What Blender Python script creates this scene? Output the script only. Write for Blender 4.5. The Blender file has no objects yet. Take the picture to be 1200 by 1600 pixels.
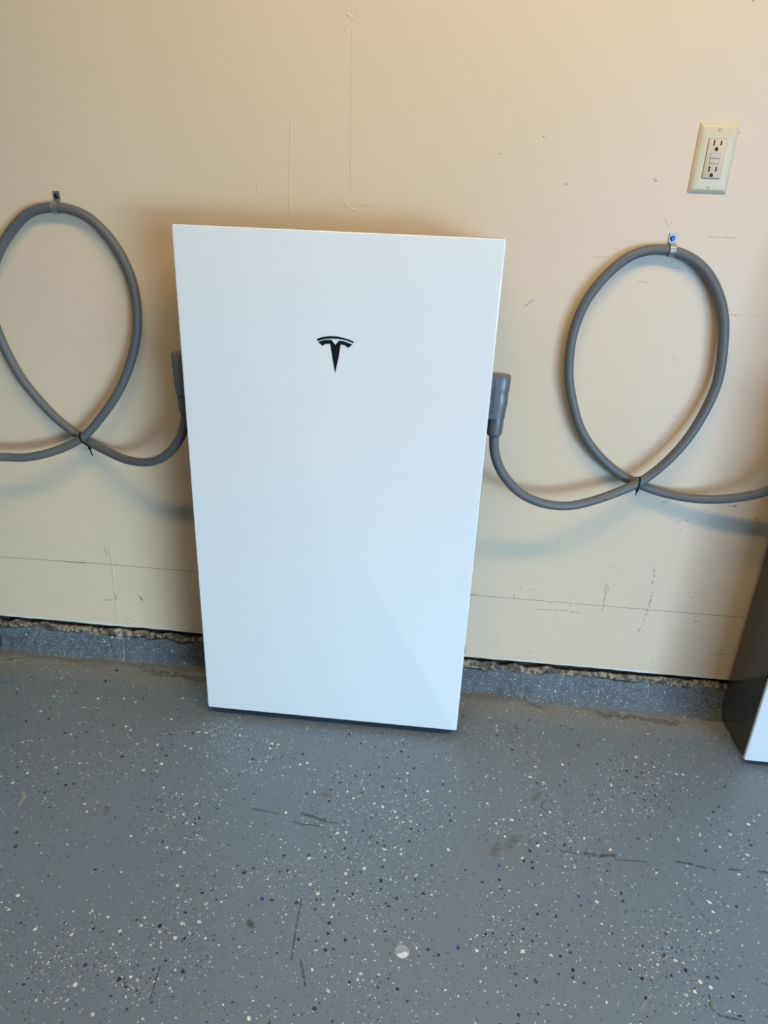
import bpy, bmesh, math, random
from mathutils import Vector, Matrix, noise

# ------------------------------------------------------------ camera, world, light, exposure
scene = bpy.context.scene
COL = scene.collection
PI = math.pi
cam_data = bpy.data.cameras.new('camera')
cam_data.sensor_fit = 'VERTICAL'
cam_data.sensor_height = 24.0
cam_data.lens = 24.0 * 1097.57 / 1600.0
cam_data.clip_start = 0.02
cam = bpy.data.objects.new('camera', cam_data)
COL.objects.link(cam)
cols = [[0.994601, -0.073899, 0.072858], [0.096335, 0.396435, -0.912995], [0.038586, 0.915084, 0.401413]]
m4 = Matrix(((*cols[0], 0), (*cols[1], 0), (*cols[2], 0), (0, 0, 0, 1)))
cam.matrix_world = Matrix.Translation(Vector([0.21554, -1.53694, 1.14751])) @ m4
scene.camera = cam

world = bpy.data.worlds.new('sky'); scene.world = world
world.use_nodes = True
bg = world.node_tree.nodes['Background']
bg.inputs[0].default_value = (0.62, 0.80, 1.0, 1)
bg.inputs[1].default_value = 0.05

def area(name, loc, aim, sx, sy, power, color):
    d = bpy.data.lights.new(name, 'AREA'); d.shape = 'RECTANGLE'
    d.size = sx; d.size_y = sy; d.energy = power; d.color = color
    o = bpy.data.objects.new(name, d); COL.objects.link(o)
    o.location = loc
    o.rotation_euler = (Vector(aim) - Vector(loc)).to_track_quat('-Z', 'Y').to_euler()
    return o
# ceiling tube light above, close to the wall; daylight through the open garage door behind the camera
area('tube_light', (0.55, -1.15, 2.42), (0.55, -0.55, 0.0), 2.2, 0.10, 32, (1.0, 0.75, 0.37))
area('door_daylight', (2.5, -3.1, 0.80), (2.0, 0, 0.8), 2.4, 1.5, 106, (0.27, 0.53, 0.92))
# added fill lamp: narrow cool beam that brightens the wall near the floor
low = area('low_cool_fill', (3.4, -4.4, 0.40), (-0.8, 0, -0.2), 2.4, 0.7, 12, (0.62, 0.87, 1.0))
low.data.spread = math.radians(36)
scene.view_settings.view_transform = 'Standard'
scene.view_settings.look = 'None'
scene.view_settings.exposure = -0.09
scene.view_settings.gamma = 1.0
scene.view_settings.use_curve_mapping = False

FZ = -0.020          # floor level (bottom edge of the middle unit's glass is z = 0)

# ------------------------------------------------------------ node helpers
def new_mat(name):
    m = bpy.data.materials.new(name); m.use_nodes = True
    nt = m.node_tree
    return m, nt, nt.nodes['Principled BSDF']

def nd(nt, kind, **kw):
    n = nt.nodes.new(kind)
    for k, v in kw.items(): setattr(n, k, v)
    return n

def mth(nt, op, a, b=None, c=None, clamp=False):
    n = nd(nt, 'ShaderNodeMath', operation=op, use_clamp=clamp)
    for i, v in enumerate((a, b, c)):
        if v is None: continue
        if isinstance(v, (int, float)): n.inputs[i].default_value = v
        else: nt.links.new(v, n.inputs[i])
    return n.outputs[0]

def mix(nt, fac, a, b):
    n = nd(nt, 'ShaderNodeMix', data_type='RGBA')
    for i, v in ((0, fac), (6, a), (7, b)):
        if isinstance(v, (int, float)): n.inputs[i].default_value = v
        elif isinstance(v, tuple): n.inputs[i].default_value = (*v, 1) if len(v) == 3 else v
        else: nt.links.new(v, n.inputs[i])
    return n.outputs[2]

def ramp(nt, v, lo, hi, a=0.0, b=1.0):
    n = nd(nt, 'ShaderNodeMapRange'); n.interpolation_type = 'SMOOTHSTEP'
    nt.links.new(v, n.inputs[0])
    for i, x in ((1, lo), (2, hi), (3, a), (4, b)): n.inputs[i].default_value = x
    return n.outputs[0]

def noise_tex(nt, vec, scale, detail=4, rough=0.55, dist=0.0):
    n = nd(nt, 'ShaderNodeTexNoise')
    n.inputs['Scale'].default_value = scale; n.inputs['Detail'].default_value = detail
    n.inputs['Roughness'].default_value = rough; n.inputs['Distortion'].default_value = dist
    nt.links.new(vec, n.inputs['Vector'])
    return n

def simple(name, rgb, rough=0.5, metal=0.0, spec=0.5, nscale=0, namt=0.0, bump=0.0):
    m, nt, b = new_mat(name)
    b.inputs['Base Color'].default_value = (*rgb, 1)
    b.inputs['Roughness'].default_value = rough
    b.inputs['Metallic'].default_value = metal
    b.inputs['Specular IOR Level'].default_value = spec
    if nscale:
        tc = nd(nt, 'ShaderNodeTexCoord')
        n = noise_tex(nt, tc.outputs['Object'], nscale)
        c = mix(nt, n.outputs[0], tuple(x * (1 - namt) for x in rgb), tuple(min(1, x * (1 + namt)) for x in rgb))
        nt.links.new(c, b.inputs['Base Color'])
        if bump:
            bp = nd(nt, 'ShaderNodeBump'); bp.inputs['Strength'].default_value = 1.0
            bp.inputs['Distance'].default_value = bump
            nt.links.new(n.outputs[0], bp.inputs['Height']); nt.links.new(bp.outputs[0], b.inputs['Normal'])
    return m

# stroke group: a mark between two points of a surface, broken up by noise
def stroke_group():
    g = bpy.data.node_groups.new('stroke', 'ShaderNodeTree')
    for nm, t in (('P', 'NodeSocketVector'), ('A', 'NodeSocketVector'), ('B', 'NodeSocketVector'), ('W', 'NodeSocketFloat'), ('Prev', 'NodeSocketFloat')):
        g.interface.new_socket(nm, in_out='INPUT', socket_type=t)
    g.interface.new_socket('Mask', in_out='OUTPUT', socket_type='NodeSocketFloat')
    gi = g.nodes.new('NodeGroupInput'); go = g.nodes.new('NodeGroupOutput')
    def vm(op, a, b=None, sc=None):
        n = g.nodes.new('ShaderNodeVectorMath'); n.operation = op
        g.links.new(a, n.inputs[0])
        if b is not None: g.links.new(b, n.inputs[1])
        if sc is not None: g.links.new(sc, n.inputs['Scale'])
        return n
    # each mark waits for the one before it, which keeps the shader's stack small
    pq = g.nodes.new('ShaderNodeVectorMath'); pq.operation = 'MULTIPLY_ADD'
    g.links.new(gi.outputs['Prev'], pq.inputs[0]); pq.inputs[1].default_value = (1e-7,) * 3; g.links.new(gi.outputs['P'], pq.inputs[2])
    pa = vm('SUBTRACT', pq.outputs[0], gi.outputs['A']).outputs[0]
    ba = vm('SUBTRACT', gi.outputs['B'], gi.outputs['A']).outputs[0]
    d1 = vm('DOT_PRODUCT', pa, ba).outputs['Value']; d2 = vm('DOT_PRODUCT', ba, ba).outputs['Value']
    h = mth(g, 'DIVIDE', d1, d2, clamp=True)
    pr = vm('SCALE', ba, sc=h).outputs[0]
    ln = vm('LENGTH', vm('SUBTRACT', pa, pr).outputs[0]).outputs['Value']
    q = mth(g, 'DIVIDE', ln, gi.outputs['W'])
    n = g.nodes.new('ShaderNodeMapRange'); n.interpolation_type = 'SMOOTHSTEP'
    g.links.new(q, n.inputs[0])
    n.inputs[1].default_value = 1.15; n.inputs[2].default_value = 0.35
    n.inputs[3].default_value = 0; n.inputs[4].default_value = 1
    g.links.new(mth(g, 'MAXIMUM', n.outputs[0], gi.outputs['Prev']), go.inputs[0])
    return g
STROKE = stroke_group()

def strokes(nt, P, segs):
    out = None
    for (ax, ay, bx, by, w) in segs:
        n = nd(nt, 'ShaderNodeGroup'); n.node_tree = STROKE
        nt.links.new(P, n.inputs['P'])
        if abs(ax - bx) + abs(ay - by) < 1e-5: bx += 1e-4
        n.inputs['A'].default_value = (ax, ay, 0); n.inputs['B'].default_value = (bx, by, 0)
        n.inputs['W'].default_value = w
        n.inputs['Prev'].default_value = 0
        if out is not None: nt.links.new(out, n.inputs['Prev'])
        out = n.outputs[0]
    return out

def blobs(nt, P, lst):
    out = None
    for (x, y, r) in lst:
        n = nd(nt, 'ShaderNodeVectorMath', operation='DISTANCE')
        src = P
        if out is not None:
            q = nd(nt, 'ShaderNodeVectorMath', operation='MULTIPLY_ADD')
            nt.links.new(out, q.inputs[0]); q.inputs[1].default_value = (1e-7,) * 3; nt.links.new(P, q.inputs[2]); src = q.outputs[0]
        nt.links.new(src, n.inputs[0]); n.inputs[1].default_value = (x, y, 0)
        v = ramp(nt, n.outputs['Value'], r * 1.25, r * 0.35)
        out = v if out is None else mth(nt, 'MAXIMUM', out, v)
    return out

PENCIL = [(0.3174, 0.2642, 0.9789, 0.2636, 0.0007), (-0.9106, 0.2625, -0.6322, 0.2665, 0.0007), (-0.6322, 0.2665, -0.3606, 0.2659, 0.0007), (-0.736, 0.2638, -0.6754, 0.2646, 0.0011), (0.4232, 0.277, 0.4261, 0.2626, 0.0007), (0.3286, 0.2768, 0.3305, 0.2631, 0.0007), (0.3176, 0.2655, 0.3381, 0.2638, 0.0009), (0.6423, 0.3264, 0.6423, 0.2964, 0.0007), (0.6423, 0.2964, 0.6425, 0.2528, 0.0007), (0.6364, 0.3173, 0.6405, 0.3219, 0.0005), (0.6405, 0.3219, 0.6469, 0.3168, 0.0005), (0.6469, 0.3168, 0.6485, 0.307, 0.0005), (0.6485, 0.307, 0.6434, 0.3008, 0.0005), (0.6434, 0.3008, 0.637, 0.3059, 0.0005), (0.637, 0.3059, 0.6364, 0.3173, 0.0005), (0.4125, 0.2949, 0.4132, 0.2942, 0.0012), (0.427, 0.2991, 0.4277, 0.2985, 0.0012), (0.4372, 0.2972, 0.4379, 0.2965, 0.0012), (0.4596, 0.2928, 0.4603, 0.2921, 0.0012), (0.4676, 0.2935, 0.4683, 0.2929, 0.0012), (0.4947, 0.2568, 0.4954, 0.2561, 0.0012), (0.5141, 0.2616, 0.5148, 0.2609, 0.0012), (0.5634, 0.2575, 0.5641, 0.2569, 0.0016), (0.6421, 0.3121, 0.6429, 0.3115, 0.0012), (0.8357, 0.3204, 0.8364, 0.3198, 0.0012), (0.8524, 0.3206, 0.8532, 0.3199, 0.0012), (0.8636, 0.3188, 0.8643, 0.3182, 0.0012), (0.8771, 0.3144, 0.8779, 0.3138, 0.0012), (0.8459, 0.3057, 0.8467, 0.3051, 0.0016), (0.9717, 0.3255, 0.9724, 0.3249, 0.0016), (0.6413, 0.3726, 0.6421, 0.372, 0.0012), (0.8642, 0.2416, 0.875, 0.2427, 0.0008), (0.924, 0.1495, 0.9623, 0.1581, 0.0006), (0.9474, 0.1642, 0.9491, 0.1674, 0.0015), (0.367, 0.96, 0.3713, 0.968, 0.0006), (0.3713, 0.968, 0.3744, 0.9642, 0.0006), (0.3744, 0.9642, 0.3785, 0.9748, 0.0006), (0.3785, 0.9748, 0.3828, 0.9711, 0.0006), (0.3828, 0.9711, 0.3858, 0.979, 0.0006), (-0.6223, 0.3174, -0.6153, 0.2922, 0.0008), (-0.5423, 0.1776, -0.5347, 0.1667, 0.0016), (-0.6088, 0.1752, -0.6066, 0.1637, 0.0016), (-0.6462, 0.156, -0.6175, 0.1607, 0.0008), (0.2869, 1.2451, 0.2882, 1.2446, 0.0012), (0.3673, 1.2772, 0.3686, 1.2767, 0.0012), (0.7243, 1.2945, 0.7256, 1.294, 0.0012), (0.6927, 0.8708, 0.6942, 0.8702, 0.0012), (0.5892, 1.2088, 0.5905, 1.2083, 0.0012), (0.7182, 0.7502, 0.7196, 0.7496, 0.0012), (0.5105, 0.4307, 0.5121, 0.43, 0.0012), (0.2594, 0.2944, 0.261, 0.2936, 0.0012), (0.7008, 1.4973, 0.7019, 1.4969, 0.0012)]
SCUFF = [(0.7387, 0.3876, 0.7473, 0.3641, 0.003), (0.7473, 0.3641, 0.7472, 0.3361, 0.003), (0.7518, 0.3118, 0.7517, 0.2794, 0.004), (0.7517, 0.2794, 0.7497, 0.2574, 0.004), (0.7504, 0.2865, 0.7471, 0.2277, 0.003), (0.7471, 0.2277, 0.7372, 0.1968, 0.003), (0.7763, 0.4815, 0.7845, 0.4835, 0.0025), (0.7752, 0.501, 0.8047, 0.5112, 0.0035), (0.7259, 0.5472, 0.7451, 0.5513, 0.002), (0.4863, 0.239, 0.5613, 0.2419, 0.0022), (0.5613, 0.2419, 0.5901, 0.2373, 0.0022), (0.4793, 0.1132, 0.4957, 0.1118, 0.004), (0.7866, 0.1162, 0.7909, 0.1167, 0.003), (0.8785, 0.5511, 0.8926, 0.5509, 0.003), (0.9197, 0.5078, 0.9271, 0.5077, 0.003), (0.9417, 0.5225, 0.9466, 0.5254, 0.003), (0.4163, 1.1936, 0.4232, 1.1972, 0.002), (-0.5436, 0.1814, -0.5334, 0.1629, 0.003), (0.584, 1.2109, 0.592, 1.2067, 0.0025), (0.7107, 1.1129, 0.762, 1.1127, 0.001), (0.4913, 1.0663, 0.5204, 1.0664, 0.0007), (0.7831, 0.9673, 0.8084, 0.9674, 0.0009), (0.8084, 0.9674, 0.8561, 0.9686, 0.0005), (0.7218, 0.9565, 0.7393, 0.9522, 0.0006)]
PATCH = [(-0.0131, 1.4645, -0.0023, 1.4588, 0.003), (-0.0023, 1.4588, 0.007, 1.4688, 0.003), (0.007, 1.4688, 0.0127, 1.4767, 0.003), (-0.0151, 1.4417, -0.0126, 1.4348, 0.003), (-0.014, 1.1474, -0.002, 1.136, 0.003), (-0.002, 1.136, 0.0098, 1.1341, 0.003), (0.0098, 1.1341, 0.0187, 1.1439, 0.003), (0.0187, 1.1439, 0.0368, 1.1482, 0.003), (-0.0054, 1.4369, -0.0034, 1.334, 0.0012), (-0.0034, 1.334, -0.0013, 1.1667, 0.0012), (-0.1922, 1.1773, -0.1915, 1.1597, 0.002), (0.621, 1.1442, 0.6286, 1.1305, 0.002), (0.6286, 1.1305, 0.6367, 1.139, 0.002), (-0.1208, 1.2984, -0.1273, 1.1263, 0.002), (-0.6066, 0.3351, -0.6065, 0.2236, 0.0025), (-0.6065, 0.2236, -0.6116, 0.0917, 0.0025), (0.6201, 0.0999, 0.6318, 0.1074, 0.005), (-0.6147, 0.1254, -0.5556, 0.1013, 0.006), (0.5934, 1.0256, 0.609, 1.0239, 0.003), (0.6394, 1.0499, 0.6647, 1.0487, 0.003)]
FDARK = [(-0.0142, -0.4673, 0.014, -0.4737, 0.0045), (0.014, -0.4737, 0.0356, -0.4824, 0.0045), (0.0353, -0.4808, 0.0622, -0.4822, 0.0025), (-0.028, -0.4908, -0.0085, -0.4948, 0.0022), (-0.0085, -0.4948, 0.015, -0.4933, 0.0022), (0.015, -0.4933, 0.0366, -0.4953, 0.0022), (-0.1186, -0.4677, -0.0624, -0.4754, 0.002), (0.5625, -0.4911, 0.5907, -0.4938, 0.0045), (0.5907, -0.4938, 0.6203, -0.4887, 0.0045), (0.6185, -0.4976, 0.6782, -0.4961, 0.0018), (0.5127, -0.4913, 0.5542, -0.4935, 0.002), (0.737, -0.4873, 0.7622, -0.4889, 0.0028), (0.7622, -0.4889, 0.7962, -0.495, 0.0028), (0.8376, -0.4927, 0.8683, -0.4917, 0.003), (0.8968, -0.4899, 0.9141, -0.4907, 0.004), (0.498, -0.3636, 0.4883, -0.3745, 0.0016), (0.4883, -0.3745, 0.4882, -0.3856, 0.0016), (0.4882, -0.3856, 0.5001, -0.3948, 0.0016), (0.7213, -0.7467, 0.7166, -0.7683, 0.0018), (0.7166, -0.7683, 0.7276, -0.7792, 0.0018), (0.7276, -0.7792, 0.7637, -0.7822, 0.0018), (0.738, -0.5637, 0.7513, -0.5921, 0.0012), (0.7513, -0.5921, 0.7634, -0.6143, 0.0012), (0.0243, -0.6543, 0.0268, -0.7166, 0.002), (0.0268, -0.7166, 0.0303, -0.7735, 0.002), (0.0462, -0.7716, 0.062, -0.8121, 0.0022), (-0.1818, -0.8104, -0.1771, -0.8613, 0.0015), (-0.0568, -0.7162, -0.0518, -0.7217, 0.007)]
FLIGHT = [(0.6571, -0.6974, 0.6722, -0.6875, 0.001), (0.6722, -0.6875, 0.6831, -0.6838, 0.001), (0.6007, -0.7863, 0.6297, -0.7535, 0.001), (0.6202, -0.6415, 0.6536, -0.6383, 0.0008), (-0.5962, -0.5231, -0.5992, -0.4993, 0.0045), (-0.5992, -0.4993, -0.6076, -0.4899, 0.0045), (-0.2784, -0.2525, -0.2523, -0.226, 0.004), (0.1989, -0.7637, 0.2115, -0.7457, 0.001), (0.2115, -0.7457, 0.228, -0.7492, 0.001), (-0.0522, -0.7726, -0.0398, -0.7576, 0.001), (0.3007, -0.5737, 0.3215, -0.5098, 0.0008)]
FBROWN = [(0.3808, -0.5143, 0.3893, -0.4964, 0.012), (0.4137, -0.4932, 0.4227, -0.4733, 0.012), (-0.4153, -0.5057, -0.4119, -0.5187, 0.008), (0.4748, -0.3616, 0.4861, -0.3455, 0.008), (0.0199, -0.4086, 0.0303, -0.4126, 0.008), (-0.1912, -0.4097, -0.178, -0.4061, 0.006)]
RUST = [(0.6742, -0.0551, 0.7697, -0.0561, 0.012), (0.7697, -0.0561, 0.863, -0.0622, 0.012), (0.4982, -0.0403, 0.5297, -0.051, 0.01), (0.5775, -0.1147, 0.6008, -0.1161, 0.003), (-0.5202, -0.0504, -0.3573, -0.0652, 0.014), (-0.902, -0.0559, -0.8836, -0.0412, 0.008)]
DENSE = [(0.1532, -0.4261, 0.17), (0.1141, -0.5445, 0.15), (0.0284, -0.6271, 0.1), (-0.1523, -0.3164, 0.12), (-0.2592, -0.515, 0.12), (-0.1943, -0.779, 0.13), (-0.3213, -0.8168, 0.1), (0.7142, -0.296, 0.13), (0.5232, -0.4601, 0.1), (-0.2432, -0.2653, 0.1), (0.6696, -0.7169, 0.1), (0.3825, -0.6722, 0.1), (0.197, -0.6324, 0.12)]
SPARSE = [(0.3276, -0.5317, 0.08), (0.3146, -0.6561, 0.06), (-0.4253, -0.6147, 0.15)]

# ------------------------------------------------------------ materials
def touching(segs, tile, pad=0.012):
    x0, x1, y0, y1 = tile
    return [q for q in segs if min(q[0], q[2]) - q[4] * 1.3 - pad < x1 and max(q[0], q[2]) + q[4] * 1.3 + pad > x0
            and min(q[1], q[3]) - q[4] * 1.3 - pad < y1 and max(q[1], q[3]) + q[4] * 1.3 + pad > y0]

def wall_material(tile):
    m, nt, b = new_mat('beige_wall_paint')
    pencil, scuff, patch = (touching(q, tile) for q in (PENCIL, SCUFF, PATCH))
    tc = nd(nt, 'ShaderNodeTexCoord')
    sp = nd(nt, 'ShaderNodeSeparateXYZ'); nt.links.new(tc.outputs['Object'], sp.inputs[0])
    cb = nd(nt, 'ShaderNodeCombineXYZ'); nt.links.new(sp.outputs[0], cb.inputs[0]); nt.links.new(sp.outputs[2], cb.inputs[1])
    P = cb.outputs[0]
    # jitter for irregular marks
    nj = noise_tex(nt, P, 220, 3)
    sub = nd(nt, 'ShaderNodeVectorMath', operation='SUBTRACT'); nt.links.new(nj.outputs['Color'], sub.inputs[0]); sub.inputs[1].default_value = (.5, .5, .5)
    sc = nd(nt, 'ShaderNodeVectorMath', operation='SCALE'); nt.links.new(sub.outputs[0], sc.inputs[0]); sc.inputs['Scale'].default_value = 0.006
    flat = nd(nt, 'ShaderNodeVectorMath', operation='MULTIPLY'); nt.links.new(sc.outputs[0], flat.inputs[0]); flat.inputs[1].default_value = (1, 1, 0)
    ad = nd(nt, 'ShaderNodeVectorMath', operation='ADD'); nt.links.new(P, ad.inputs[0]); nt.links.new(flat.outputs[0], ad.inputs[1])
    PJ = ad.outputs[0]
    big = noise_tex(nt, P, 2.2, 4, 0.6)
    col = mix(nt, big.outputs[0], (0.785, 0.605, 0.420), (0.825, 0.640, 0.455))
    # greyish grime haze low on the wall, in blotches
    gr = noise_tex(nt, P, 9, 6, 0.65)
    low = mth(nt, 'MULTIPLY', ramp(nt, sp.outputs[2], 0.55, 0.1), ramp(nt, gr.outputs[0], 0.42, 0.75))
    col = mix(nt, mth(nt, 'MULTIPLY', low, 0.10), col, (0.50, 0.43, 0.35))
    # sparse tiny specks and dings
    vo = nd(nt, 'ShaderNodeTexVoronoi'); vo.inputs['Scale'].default_value = 24; nt.links.new(PJ, vo.inputs['Vector'])
    vs = nd(nt, 'ShaderNodeSeparateColor'); nt.links.new(vo.outputs['Color'], vs.inputs[0])
    spk = mth(nt, 'MULTIPLY', ramp(nt, vo.outputs['Distance'], 0.035, 0.015), mth(nt, 'GREATER_THAN', vs.outputs[0], 0.90))
    col = mix(nt, mth(nt, 'MULTIPLY', spk, 0.45), col, (0.16, 0.14, 0.12))
    brk = noise_tex(nt, P, 130, 3)
    pch = None
    if scuff:
        scf = mth(nt, 'MULTIPLY', strokes(nt, PJ, scuff), ramp(nt, brk.outputs[0], 0.42, 0.58))
        col = mix(nt, mth(nt, 'MULTIPLY', scf, 0.6), col, (0.20, 0.18, 0.155))
    if pencil:
        pn = strokes(nt, P, pencil)
        pb = ramp(nt, brk.outputs[0], 0.25, 0.5, 0.55, 1.0)
        col = mix(nt, mth(nt, 'MULTIPLY', mth(nt, 'MULTIPLY', pn, pb), 0.9), col, (0.06, 0.055, 0.05))
    if patch:
        pch = mth(nt, 'MULTIPLY', strokes(nt, PJ, patch), ramp(nt, brk.outputs[0], 0.35, 0.6, 0.35, 1.0))
        col = mix(nt, mth(nt, 'MULTIPLY', pch, 0.22), col, (0.80, 0.70, 0.56))
    # bare white drywall paper showing along the cut lower edge
    en = noise_tex(nt, P, 60, 5, 0.7)
    edge = mth(nt, 'ADD', sp.outputs[2], mth(nt, 'MULTIPLY', en.outputs[0], -0.012))
    if tile[2] < 0.1: ed = mth(nt, 'MULTIPLY', ramp(nt, edge, 0.0805, 0.0775), ramp(nt, noise_tex(nt, P, 7, 2).outputs[0], 0.45, 0.55))
    if tile[2] < 0.1: col = mix(nt, mth(nt, 'MULTIPLY', ed, 0.8), col, (0.80, 0.77, 0.72))
    nt.links.new(col, b.inputs['Base Color'])
    b.inputs['Roughness'].default_value = 0.42
    b.inputs['Specular IOR Level'].default_value = 0.45
    op = noise_tex(nt, tc.outputs['Object'], 260, 2, 0.5)
    op2 = noise_tex(nt, tc.outputs['Object'], 28, 4, 0.6)
    h = mth(nt, 'ADD', mth(nt, 'MULTIPLY', op.outputs[0], 0.00008), mth(nt, 'MULTIPLY', op2.outputs[0], 0.0005))
    if pch: h = mth(nt, 'ADD', h, mth(nt, 'MULTIPLY', pch, 0.0007))
    bp = nd(nt, 'ShaderNodeBump'); bp.inputs['Strength'].default_value = 1.0; bp.inputs['Distance'].default_value = 1.0
    nt.links.new(h, bp.inputs['Height']); nt.links.new(bp.outputs[0], b.inputs['Normal'])
    return m

def floor_material(curb=False, tile=None):
    near = True
    if tile:
        fdark, flight, fbrown, rust = (touching(q, tile, 0.02) for q in (FDARK, FLIGHT, FBROWN, RUST))
        near = tile[3] > -0.5
        dense = [q for q in DENSE if q[0] + q[2] * 1.3 > tile[0] and q[0] - q[2] * 1.3 < tile[1] and q[1] + q[2] * 1.3 > tile[2] and q[1] - q[2] * 1.3 < tile[3]]
        sparse = [q for q in SPARSE if q[0] + q[2] * 1.3 > tile[0] and q[0] - q[2] * 1.3 < tile[1] and q[1] + q[2] * 1.3 > tile[2] and q[1] - q[2] * 1.3 < tile[3]]
    m, nt, b = new_mat('flake_epoxy_curb' if curb else 'flake_epoxy_floor')
    tc = nd(nt, 'ShaderNodeTexCoord')
    O = tc.outputs['Object']
    sp = nd(nt, 'ShaderNodeSeparateXYZ'); nt.links.new(O, sp.inputs[0])
    fl = nd(nt, 'ShaderNodeVectorMath', operation='MULTIPLY'); nt.links.new(O, fl.inputs[0])
    fl.inputs[1].default_value = (1, 1, 0)
    P = fl.outputs[0]
    if curb:
        cb = nd(nt, 'ShaderNodeCombineXYZ'); nt.links.new(sp.outputs[0], cb.inputs[0]); nt.links.new(sp.outputs[2], cb.inputs[1])
        P = cb.outputs[0]
    def jitter(vec, scale, amt):
        nj = noise_tex(nt, vec, scale, 2)
        a = nd(nt, 'ShaderNodeVectorMath', operation='SUBTRACT'); nt.links.new(nj.outputs['Color'], a.inputs[0]); a.inputs[1].default_value = (.5, .5, .5)
        c = nd(nt, 'ShaderNodeVectorMath', operation='SCALE'); nt.links.new(a.outputs[0], c.inputs[0]); c.inputs['Scale'].default_value = amt
        d = nd(nt, 'ShaderNodeVectorMath', operation='MULTIPLY'); nt.links.new(c.outputs[0], d.inputs[0]); d.inputs[1].default_value = (1, 1, 0)
        e = nd(nt, 'ShaderNodeVectorMath', operation='ADD'); nt.links.new(vec, e.inputs[0]); nt.links.new(d.outputs[0], e.inputs[1])
        return e.outputs[0]
    PJ = jitter(jitter(P, 260, 0.006), 620, 0.0034)
    PM = jitter(P, 120, 0.012)
    n1 = noise_tex(nt, P, 3.0, 4, 0.6)
    base = mix(nt, n1.outputs[0], (0.168, 0.212, 0.262), (0.200, 0.250, 0.308))
    n2 = noise_tex(nt, P, 45, 3, 0.7)
    base = mix(nt, ramp(nt, n2.outputs[0], 0.35, 0.7, 0.0, 0.18), base, (0.150, 0.165, 0.180))
    if curb:
        base = mix(nt, n1.outputs[0], (0.098, 0.118, 0.138), (0.135, 0.158, 0.180))
        base = mix(nt, ramp(nt, noise_tex(nt, P, 38, 6, 0.75).outputs[0], 0.40, 0.62, 0.0, 0.55), base, (0.060, 0.072, 0.085))
        dens = ramp(nt, n1.outputs[0], 0.3, 0.7, 0.35, 0.6)
    else:
        dn = noise_tex(nt, P, 5.5, 3, 0.6)
        dens = ramp(nt, dn.outputs[0], 0.30, 0.72, 0.15, 0.45)
        if dense: dens = mth(nt, 'MAXIMUM', dens, mth(nt, 'MULTIPLY', blobs(nt, PM, dense), ramp(nt, dn.outputs[0], 0.3, 0.6, 0.45, 0.80)))
        if sparse: dens = mth(nt, 'MULTIPLY', dens, mth(nt, 'SUBTRACT', 1.0, mth(nt, 'MULTIPLY', blobs(nt, PM, sparse), 0.75)))
    col = base
    # (cells per metre, radius range in metres, density multiplier, [white share, black share, blue share])
    layers = [(62, 0.0008, 0.0036, 0.42), (62, 0.0009, 0.0036, 0.50), (140, 0.0005, 0.0016, 0.50), (150, 0.0005, 0.0015, 0.60), (280, 0.0003, 0.0008, 0.55)]
    if curb: layers = [(95, 0.0006, 0.0018, 0.25), (210, 0.0004, 0.0011, 0.60), (330, 0.0003, 0.0009, 0.75)]
    for i, (cells, r0, r1, dm) in enumerate(layers):
        off = nd(nt, 'ShaderNodeVectorMath', operation='ADD'); nt.links.new(PJ if cells < 200 else P, off.inputs[0]); off.inputs[1].default_value = (i * 3.37, i * 1.91, 0)
        vo = nd(nt, 'ShaderNodeTexVoronoi'); vo.voronoi_dimensions = '2D'; vo.inputs['Scale'].default_value = cells
        nt.links.new(off.outputs[0], vo.inputs['Vector'])
        s = nd(nt, 'ShaderNodeSeparateColor'); nt.links.new(vo.outputs['Color'], s.inputs[0])
        # radius in cell units, skewed towards small flakes
        rr = mth(nt, 'ADD', mth(nt, 'MULTIPLY', mth(nt, 'POWER', s.outputs[1], 2.2), (r1 - r0) * cells), r0 * cells)
        ins = ramp(nt, mth(nt, 'DIVIDE', vo.outputs['Distance'], rr), 1.08, 0.88)
        present = mth(nt, 'LESS_THAN', s.outputs[0], mth(nt, 'MULTIPLY', dens, dm))
        mask = mth(nt, 'MULTIPLY', ins, present)
        wn = nd(nt, 'ShaderNodeTexWhiteNoise'); wn.noise_dimensions = '3D'; nt.links.new(vo.outputs['Color'], wn.inputs['Vector'])
        cr = nd(nt, 'ShaderNodeValToRGB'); cr.color_ramp.interpolation = 'CONSTANT'
        el = cr.color_ramp.elements
        stops = [(0, (0.66, 0.68, 0.66)), (0.15, (0.90, 0.91, 0.88)), (0.30, (0.012, 0.013, 0.018)), (0.60, (0.035, 0.04, 0.055)), (0.78, (0.018, 0.040, 0.20)), (0.95, (0.30, 0.31, 0.30))]
        if i in (0, 2): stops = [(0, (0.78, 0.79, 0.75)), (0.36, (0.93, 0.93, 0.89)), (0.60, (0.014, 0.015, 0.02)), (0.86, (0.022, 0.05, 0.19)), (0.93, (0.05, 0.05, 0.06)), (0.99, (0.16, 0.06, 0.04))]
        el[0].position = 0; el[0].color = (*stops[0][1], 1)
        el[1].position = stops[1][0]; el[1].color = (*stops[1][1], 1)
        for ps, c in stops[2:]:
            e = el.new(ps); e.color = (*c, 1)
        nt.links.new(wn.outputs['Value'], cr.inputs[0])
        col = mix(nt, mask, col, cr.outputs[0])
    bump = mth(nt, 'MULTIPLY', noise_tex(nt, P, 70, 3).outputs[0], 0.00025)
    
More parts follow.
